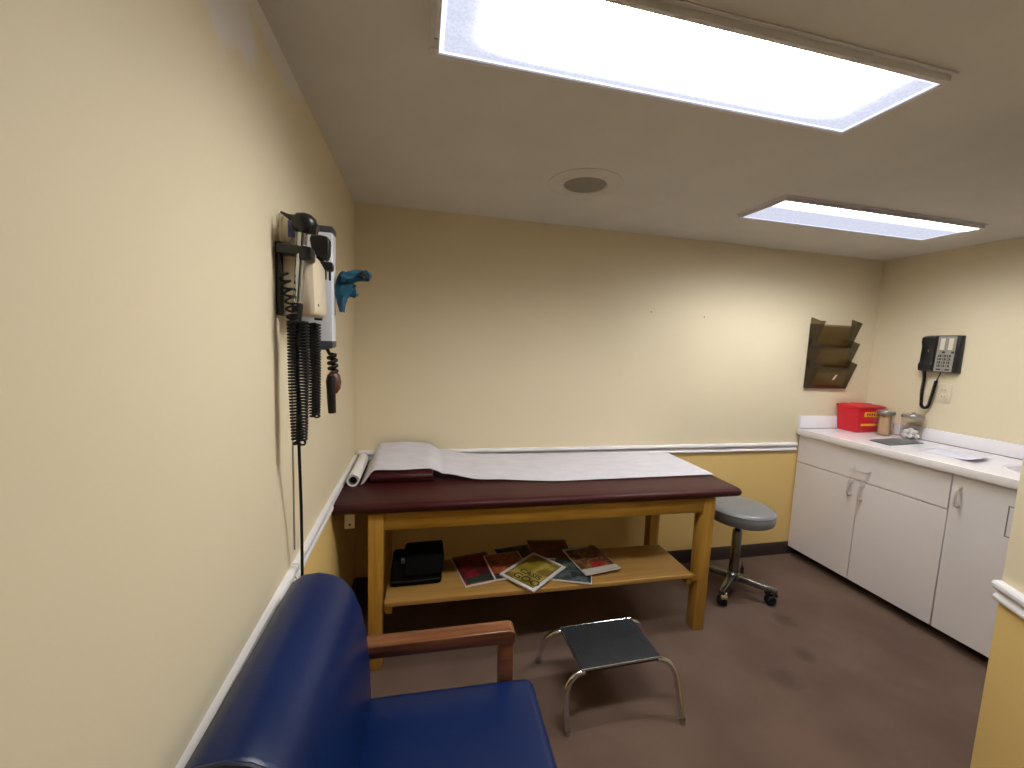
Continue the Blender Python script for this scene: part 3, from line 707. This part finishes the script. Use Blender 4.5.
k_ = 0
for lay, (num, rr) in enumerate(((5, .028), (1, 0), (4, .024), (1, 0))):
    for i in range(num):
        a = i * 2 * PI / num + lay * .5
        if b0 is None: o = b0 = obj('cotton_ball', G().blob((0, 0, 0), .0155, jit=.10), 'cotton', smooth=180)
        else: o = b0.copy(); C.objects.link(o)
        z = (.023, .030, .046, .056)[lay]
        o.location = (3.400 + rr * math.cos(a), JY2 + rr * math.sin(a), HC + z); o.rotation_euler = (a, a * 2, 0)
        tag(o, 'fluffy white cotton ball piled in the lidded glass jar', 'cotton ball', 'cotton balls in the glass jar')

tr = obj('flat_tray', G().prism([(3.035, -.372), (3.022, -.492), (3.335, -.462), (3.335, -.330)], 'z', HC + .0005, HC + .006, .001), 'slate')
tag(tr, 'flat dark grey tray lying in front of the glass jars', 'tray')
def sheet2(u, v):
    a = Vector((3.085, -.600)); bx = Vector((.205, .035)); by = Vector((-.020, -.235))
    p = a + bx * u + by * v
    return (p.x, p.y, HC + .0015 + .016 * max(0, v - .6) ** 2 / .16 * (1 - .4 * u) + .004 * u * u)
s2 = obj('loose_paper', G().grid(sheet2, 10, 16), 'sheet', solid=.0008, smooth=80)
tag(s2, 'pale lavender sheet of paper with curled edge on the counter near the sink', 'paper')

# ------------------------------------------------------------------ wall file holder
t = thing('wall_file_holder', 'smoked plastic three-pocket file holder on the back wall', 'file holder', (2.912, -.002, 1.200))
HWd = .352; PH = .140; TH = .003
obj('back_panel', G().box(.0, HWd, -.004, 0, .0, .436, .001), 'smoke', t)
for i in range(3):
    z = i * PH; d0, d1, ht_ = .016, .076, .172
    def fr(u0, u1, za, zb, th=TH):      # slab lying in the leaning front plane
        def dd(q): return -(d0 + (d1 - d0) * (q - z) / ht_)
        return [(u0, dd(za), za), (u1, dd(za), za), (u1, dd(za) + th, za), (u0, dd(za) + th, za), (u0, dd(zb), zb), (u1, dd(zb), zb), (u1, dd(zb) + th, zb), (u0, dd(zb) + th, zb)]
    pk = obj('pocket', G().hexa(fr(.042, HWd - .042, z, z + ht_ - .034)), 'smoke', t)
    for xa, xb, xc in ((0, .042, 0), (HWd - .042, HWd, HWd - TH)):
        g = G().hexa(fr(xa, xb, z, z + ht_)).prism([(-.004, z), (-d0 + TH, z), (-d1 + TH, z + ht_), (-.004, z + ht_ + .028)], 'x', xc, xc + TH)
        obj('pocket_side', g, 'smoke_dark', pk)
    obj('pocket_floor', G().box(0, HWd, -d0 - .002, -.004, z - .004, z, .001), 'smoke_solid', pk, label='darker solid pocket bottom')
    obj('pocket_band', G().hexa([(q[0], q[1] - .0015, q[2]) for q in fr(.0, HWd, z + .0, z + .022, .0012)]), 'smoke', pk)
sp_ = .016 + .060 * (.085 / .172) + .002
lb = obj('mark', G().hexa([(.196, -.0375, .058), (.212, -.0385, .062), (.212, -.0365, .062), (.196, -.0355, .058), (.206, -.0495, .092), (.222, -.0505, .096), (.222, -.0485, .096), (.206, -.0475, .092)]), 'card', t, label='small white mark')  # small pale slanted mark on the lowest pocket front

# ------------------------------------------------------------------ wall phone and outlet
PX, PYc, PZ = W - .002, -.412, 1.462
t = thing('wall_phone', 'black wall telephone with grey keypad above the counter', 'telephone', (PX, PYc, PZ))
# local: +y is the photo's left; face looks to -x
obj('body', G().hexa([(0, -.092, -.115), (0, .088, -.115), (-.042, .082, -.112), (-.042, -.086, -.112), (0, -.092, .115), (0, .088, .115), (-.030, .082, .112), (-.030, -.086, .112)], .006), 'black', t)
hs = obj('handset', G().prism([(-.036, -.112), (-.062, -.105), (-.066, -.07), (-.055, -.05), (-.051, .045), (-.060, .07), (-.058, .100), (-.030, .112), (-.030, .0)], 'y', .022, .092, .007, 3), 'black', t, label='black handset')
obj('badge', G().box(-.0565, -.0535, .046, .054, .012, .022), 'chrome', hs)
fp = obj('keypad_panel', G().hexa([(-.0435, -.068, -.108), (-.0435, .020, -.108), (-.040, .020, -.108), (-.040, -.068, -.108), (-.0320, -.068, .108), (-.0320, .020, .108), (-.028, .020, .108), (-.028, -.068, .108)], .001, 1), 'phone_grey', t, label='grey keypad panel')
def fx(z): return -.0435 + (z + .108) * (.0115 / .216)
for y in (-.044, -.004):
    obj('name_card', G().hexa([(fx(.025) - .001, y - .011, .025), (fx(.025) - .001, y + .011, .025), (fx(.025) + .002, y + .011, .025), (fx(.025) + .002, y - .011, .025), (fx(.095) - .001, y - .011, .095), (fx(.095) - .001, y + .011, .095), (fx(.095) + .002, y + .011, .095), (fx(.095) + .002, y - .011, .095)]), 'card', fp, label='cream name card')
M['key'] = mat('dark_key', (.035, .033, .030), .45); M['key_ink'] = mat('key_ink', (.6, .58, .5), .5)
keys = '123456789*0#'
for r in range(4):
    for c in range(3):
        y, z = -.001 - c * .0225, -.012 - r * .0200
        k = obj('key', G().box(fx(z) - .005, fx(z) + .002, y - .0075, y + .0075, z - .0065, z + .0065, .0012, 1), 'key', fp)
        text('key_digit', keys[r * 3 + c], .010, 'key_ink', k, Matrix.Translation((fx(z) - .0054, y, z)) @ Matrix(((0, 0, -1, 0), (-1, 0, 0, 0), (0, 1, 0, 0), (0, 0, 0, 1))))
for y in (-.005, -.047): obj('key', G().box(fx(-.094) - .004, fx(-.094) + .002, y - .010, y + .010, -.099, -.090, .001, 1), 'key', fp)
for y in (-.016, -.060): obj('key', G().box(fx(.0) - .004, fx(.0) + .002, y - .006, y + .006, .004, .016, .001, 1), 'key', fp)
# curly cord: out of the handset, down, round and up to the body
path = [(-.045, .062, -.110), (-.036, .064, -.15), (-.030, .070, -.24), (-.028, .066, -.318)]
path += [(-.028, .046 + .020 * math.cos(a), -.318 - .024 * math.sin(a)) for a in (.5, 1.0, 1.57, 2.1, 2.6)]
path += [(-.028, .026, -.318), (-.028, .016, -.25), (-.028, .006, -.165)]
obj('curly_cord', G().tube(helix(path, .0065, 64, 10) + [(-.026, .004, -.155), (-.022, -.004, -.13), (-.022, -.006, -.112)], .0030, 5), 'rubber', t, label='black coiled cord')
ot = thing('wall_outlet', 'beige electrical outlet on the wall below the phone', 'outlet', (W - .001, -.437, 1.222))
pl = obj('cover_plate', G().box(-.005, 0, -.036, .036, -.058, .058, .003), 'outlet', ot)
for z in (.02, -.02):
    rc = obj('socket', G().box(-.0075, -.004, -.017, .017, z - .014, z + .014, .003), 'outlet', ot)
    obj('slot', G().box(-.0082, -.0070, -.008, -.006, z - .005, z + .006).box(-.0082, -.0070, .006, .008, z - .005, z + .006), 'slot', rc)

# ------------------------------------------------------------------ diagnostic set on the left wall
t = thing('otoscope_station', 'beige wall diagnostic unit with black handles and coiled cords', 'diagnostic set', (0, -1.10, 1.54))
# local y: near side is negative
obj('back_plate', G().box(.0005, .014, -.082, .075, -.073, .100, .003), 'black', t)
body = [(.012, -.070), (.072, -.070), (.081, -.065), (.084, -.055), (.080, .060), (.064, .088), (.012, .096)]
obj('housing', G().prism(body, 'y', -.070, .060, .004, 2), 'beige', t, label='beige housing')
obj('indicator', G().box(.0815, .0842, -.042, -.030, -.045, -.038, .001), 'dark_tube', t)
# cradle arms
cr = obj('cradle', G().box(.010, .076, -.108, -.066, .068, .090, .005).box(.058, .085, -.110, -.064, .056, .088, .005), 'black', t, label='black handle cradle')
cr2 = obj('cradle', G().box(.040, .098, .056, .086, .060, .084, .005).box(.076, .082, .060, .072, .036, .064, .002).box(.088, .093, .060, .072, .034, .064, .002), 'black', t, label='black handle cradle')
def tilt(p0, p1, t_): return tuple(p0[i] + (p1[i] - p0[i]) * t_ for i in range(3))
# near handle (local)
ht, hb = (.064, -.096, .118), (.047, -.096, -.100)
h1 = obj('handle', G().tube([tilt(ht, hb, -.02), tilt(ht, hb, .08), tilt(ht, hb, .76)], [.0115, .0115, .0105], 16), 'dark_chrome', t, label='chrome otoscope handle')
obj('grip', G().tube([tilt(ht, hb, .74), tilt(ht, hb, .78), tilt(ht, hb, 1.00), tilt(ht, hb, 1.08)], [.0115, .012, .011, .005], 14), 'rubber', h1, label='black grip')
hd = obj('head', G().blob((.068, -.098, .140), .026, sc=(1.15, .95, .98)).tube([(.072, -.098, .134), (.097, -.098, .128)], [.017, .013], 14), 'black', h1, label='black otoscope head')
obj('speculum', G().tube([(.050, -.104, .146), (.036, -.106, .152), (.022, -.108, .159)], [.010, .005, .0025], 12), 'black', hd)
# far handle, its head showing over the housing
h2 = obj('handle', G().tube([(.066, .074, .12), (.058, .074, -.075)], .0105, 14), 'rubber', t, label='black ophthalmoscope handle')
hd2 = obj('head', G().prism([(.046, .108), (.040, .142), (.046, .156), (.084, .152), (.091, .144), (.090, .104), (.082, .086), (.062, .096)], 'y', .058, .090, .006, 3), 'black', h2, label='black ophthalmoscope head')
# specula dispenser on top
ds = obj('specula_dispenser', G().box(.006, .050, -.074, -.010, .100, .166, .003), 'clear', t, label='clear cream tip dispenser')
obj('tip_stack', G().lathe([(.011, 0), (.011, .055), (.007, .060), (0, .060)], (.018, -.055, .102), 14).lathe([(.010, 0), (.010, .050), (0, .055)], (.039, -.055, .102), 14), 'beige', ds)
obj('dispenser_label', G().box(.027, .042, -.0757, -.0737, .112, .150), 'blue_label', ds, label='blue label')
# coiled cords
def ucoil(name, xa, xb, y, ztop, zbot, rad, turns, wire, parent, ya2=None):
    r = (xb - xa) / 2 * .45; n = []
    ya2 = y if ya2 is None else ya2
    n += [(xa, y, ztop), (xa + .2 * r, y, (ztop + zbot) / 2), ((xa + xb) / 2 - r, y, zbot + r)]
    n += [((xa + xb) / 2 - r * math.cos(a), y, zbot + r - r * math.sin(a)) for a in (.5, 1.0, 1.57, 2.1, 2.6)]
    n += [((xa + xb) / 2 + r, ya2, zbot + r), (xb - .2 * r, ya2, (ztop + zbot) / 2), (xb, ya2, ztop)]
    return obj(name, G().tube(helix(n, rad, turns, 11), wire, 5), 'rubber', parent, label='black coiled cord')
ucoil('coiled_cord', .041, .063, -.096, -.085, -.378, .0115, 80, .0028, t)
ucoil('coiled_cord', .044, .056, .062, -.085, -.345, .0095, 66, .0030, t)
g = G().tube([(.016, -.098, .068), (.016, -.100, .045), (.018, -.1, .032), (.024, -.1, .020)], .0028, 6)
g.tube(helix([(.024, -.104, .020), (.038, -.108, -.025), (.046, -.112, -.095)], .0105, 6.5, 12), .0028, 6)
obj('stretched_cord', g, 'rubber', t, label='black loosely coiled cord')
obj('power_cord', G().tube([(.040, -.06, -.07), (.046, -.080, -.15), (.049, -.092, -.36), (.047, -.080, -.44), (.040, -.045, -.56), (.034, -.020, -.68), (.031, -.010, -.80), (.030, -.010, -.95), (.014, -.010, -1.10), (.012, .0, -1.25)], .0038, 8), 'rubber', t, label='black power cord running down the wall')
wr = obj('wall_wire', G().tube([(.0025, -1.075, 1.47), (.0025, -1.074, 1.10), (.0025, -1.072, .823)], .0022, 6), 'crack')
tag(wr, 'thin grey wire running straight down the left wall to the chair rail', 'wire')

# ------------------------------------------------------------------ blood pressure unit
t = thing('blood_pressure_gauge', 'white wall blood pressure unit with dark end caps and rubber bulb', 'blood pressure gauge', (-.0005, -.935, 1.556))
obj('housing', G().box(.003, .087, -.05, .004, -.150, .160, .003), 'white_plastic', t, label='white housing')
obj('end_cap', G().box(.002, .089, -.052, .006, .158, .176, .003), 'grey_cap', t, label='dark grey cap')
obj('end_cap', G().prism([(.002, -.148), (.088, -.148), (.088, -.166), (.066, -.174), (.030, -.174), (.002, -.166)], 'y', -.052, .006, .002), 'grey_cap', t, label='dark grey cap')
obj('basket', G().box(.086, .089, -.046, .0, -.07, .05, .001), 'white_plastic', t)
tb = obj('rubber_tube', G().tube([(.066, -.02, -.170), (.074, -.03, -.185)] + helix([(.082, -.03, -.190), (.085, -.03, -.240)], .011, 3.2, 12) + [(.082, -.03, -.25)], .0052, 8), 'dark_tube', t, label='dark rubber tube')
bl = obj('squeeze_bulb', G().lathe([(0, -.036), (.010, -.034), (.019, -.020), (.022, 0), (.018, .020), (.009, .032), (0, .034)], (.086, -.03, -.270), 24), 'bulb', t, label='red-brown squeeze bulb')
obj('hose_end', G().tube([(.084, -.052, -.25), (.083, -.054, -.28), (.084, -.05, -.330), (.085, -.048, -.360)], [.010, .0125, .012, .011], 14), 'dark_tube', bl, label='black hose end')
# the cuff stuffed beside it
def crumple(fn, nu, nv, amp):
    r = random.Random(3); ph = [r.uniform(0, 6) for _ in range(6)]
    def f(u, v):
        p = Vector(fn(u, v))
        p.y += amp * (math.sin(9 * u + ph[0]) + math.sin(13 * v + ph[1]) * .6); p.z += amp * .7 * math.sin(11 * u * v + 7 * v + ph[2]); p.x += amp * .4 * math.sin(15 * u + ph[3])
        return p
    return G().grid(f, nu, nv)
cu = thing('pressure_cuff', 'crumpled teal pressure cuff sticking out of the white wall unit', 'cuff', (.095, -.962, 1.563))
def spine(u):   # down-hanging fold to the outstretched fold
    return None
def fold(pts, widths, amp=.004, th=.012):
    """soft band following a centre line (x,z) with given half widths, bulging in y"""
    g = G(); n = 28; m = 18; V = []
    ts = [i / (len(pts) - 1) for i in range(len(pts))]
    for i in range(n + 1):
        u = i / n; cx = lerp1(ts, [p[0] for p in pts], u); cz = lerp1(ts, [p[1] for p in pts], u); cy = lerp1(ts, [p[2] for p in pts], u); hw = lerp1(ts, widths, u)
        e = .02; x2 = lerp1(ts, [p[0] for p in pts], min(1, u + e)); z2 = lerp1(ts, [p[1] for p in pts], min(1, u + e)); x1_ = lerp1(ts, [p[0] for p in pts], max(0, u - e)); z1_ = lerp1(ts, [p[1] for p in pts], max(0, u - e))
        d = Vector((x2 - x1_, 0, z2 - z1_)).normalized(); nn = Vector((-d.z, 0, d.x)); ring = []
        for k in range(m):
            a = 2 * PI * k / m; q = 1 + .22 * math.sin(3 * a + 5 * u) + .12 * math.sin(5 * a - 9 * u)
            p = Vector((cx, cy, cz)) + nn * hw * math.cos(a) * q + Vector((0, 1, 0)) * th * math.sin(a) * q
            p += Vector((math.sin(17 * u + k), math.sin(13 * u + 2 * k), math.sin(19 * u + 1.3 * k))) * amp * .3
            ring.append(g.bm.verts.new(p))
        V.append(ring)
    for a_, b_ in zip(V, V[1:]):
        for k in range(m): g.bm.faces.new((a_[k], a_[(k + 1) % m], b_[(k + 1) % m], b_[k]))
    g.bm.faces.new(V[0]); g.bm.faces.new(V[-1]); bmesh.ops.recalc_face_normals(g.bm, faces=g.bm.faces); return g
obj('hanging_fold', fold([(.012, -.068, 0), (.016, -.025, 0), (.022, .012, 0), (.020, .046, 0)], [.006, .016, .024, .012]), 'teal', cu, smooth=70)
obj('outer_fold', fold([(.014, .028, -.005), (.035, .030, -.008), (.062, .038, -.010), (.085, .040, -.010), (.094, .038, -.010)], [.018, .017, .014, .015, .009]), 'teal', cu, smooth=70)
obj('lower_fold', fold([(.022, .008, .008), (.038, -.006, .006), (.054, -.018, .004)], [.018, .018, .006]), 'teal', cu, smooth=70)
obj('dark_lining', fold([(.058, .037, -.020), (.075, .039, -.022), (.093, .037, -.018)], [.004, .010, .006], th=.006), 'teal_dark', cu, smooth=70, label='dark inner lining')

# nail holes in the back wall
for x, z in ((1.71, 1.647), (2.084, 1.636)):
    o = obj('wall_nail', G().lathe([(0, 0), (.003, 0), (.0035, .003), (0, .004)], (x, -.0005, z), 10, Matrix.Rotation(PI / 2, 4, 'X')), 'dark_tube')
    tag(o, 'tiny dark nail in the back wall, ' + ('left of the pair' if x < 2 else 'right of the pair'), 'nail', 'nails in the back wall')

# ------------------------------------------------------------------ camera, world, output
yaw, pitch, roll = 0.2261, -0.1006, 0.0400
f = Vector((math.sin(yaw) * math.cos(pitch), math.cos(yaw) * math.cos(pitch), math.sin(pitch)))
r = Vector((math.cos(yaw), -math.sin(yaw), 0)); u = r.cross(f)
r2 = math.cos(roll) * r + math.sin(roll) * u; u2 = -math.sin(roll) * r + math.cos(roll) * u
cam = bpy.data.cameras.new('camera'); cam.sensor_width = 36; cam.lens = 403.6 / 1024 * 36; cam.clip_start = .01
co = bpy.data.objects.new('camera', cam); C.objects.link(co)
co.matrix_world = Matrix(((r2.x, u2.x, -f.x, .3365), (r2.y, u2.y, -f.y, -2.2551), (r2.z, u2.z, -f.z, 1.4227), (0, 0, 0, 1)))
S.camera = co
w = bpy.data.worlds.new('world'); S.world = w; w.use_nodes = True
w.node_tree.nodes['Background'].inputs[0].default_value = (.02, .02, .02, 1)
S.view_settings.view_transform = 'Standard'; S.view_settings.look = 'None'; S.view_settings.gamma = 1; S.view_settings.use_curve_mapping = False
S.view_settings.exposure = 0.0
try:
    S.cycles.use_denoising = True; S.cycles.denoiser = 'OPENIMAGEDENOISE'
    S.cycles.max_bounces = 10; S.cycles.diffuse_bounces = 6; S.cycles.transparent_max_bounces = 16
except Exception: pass
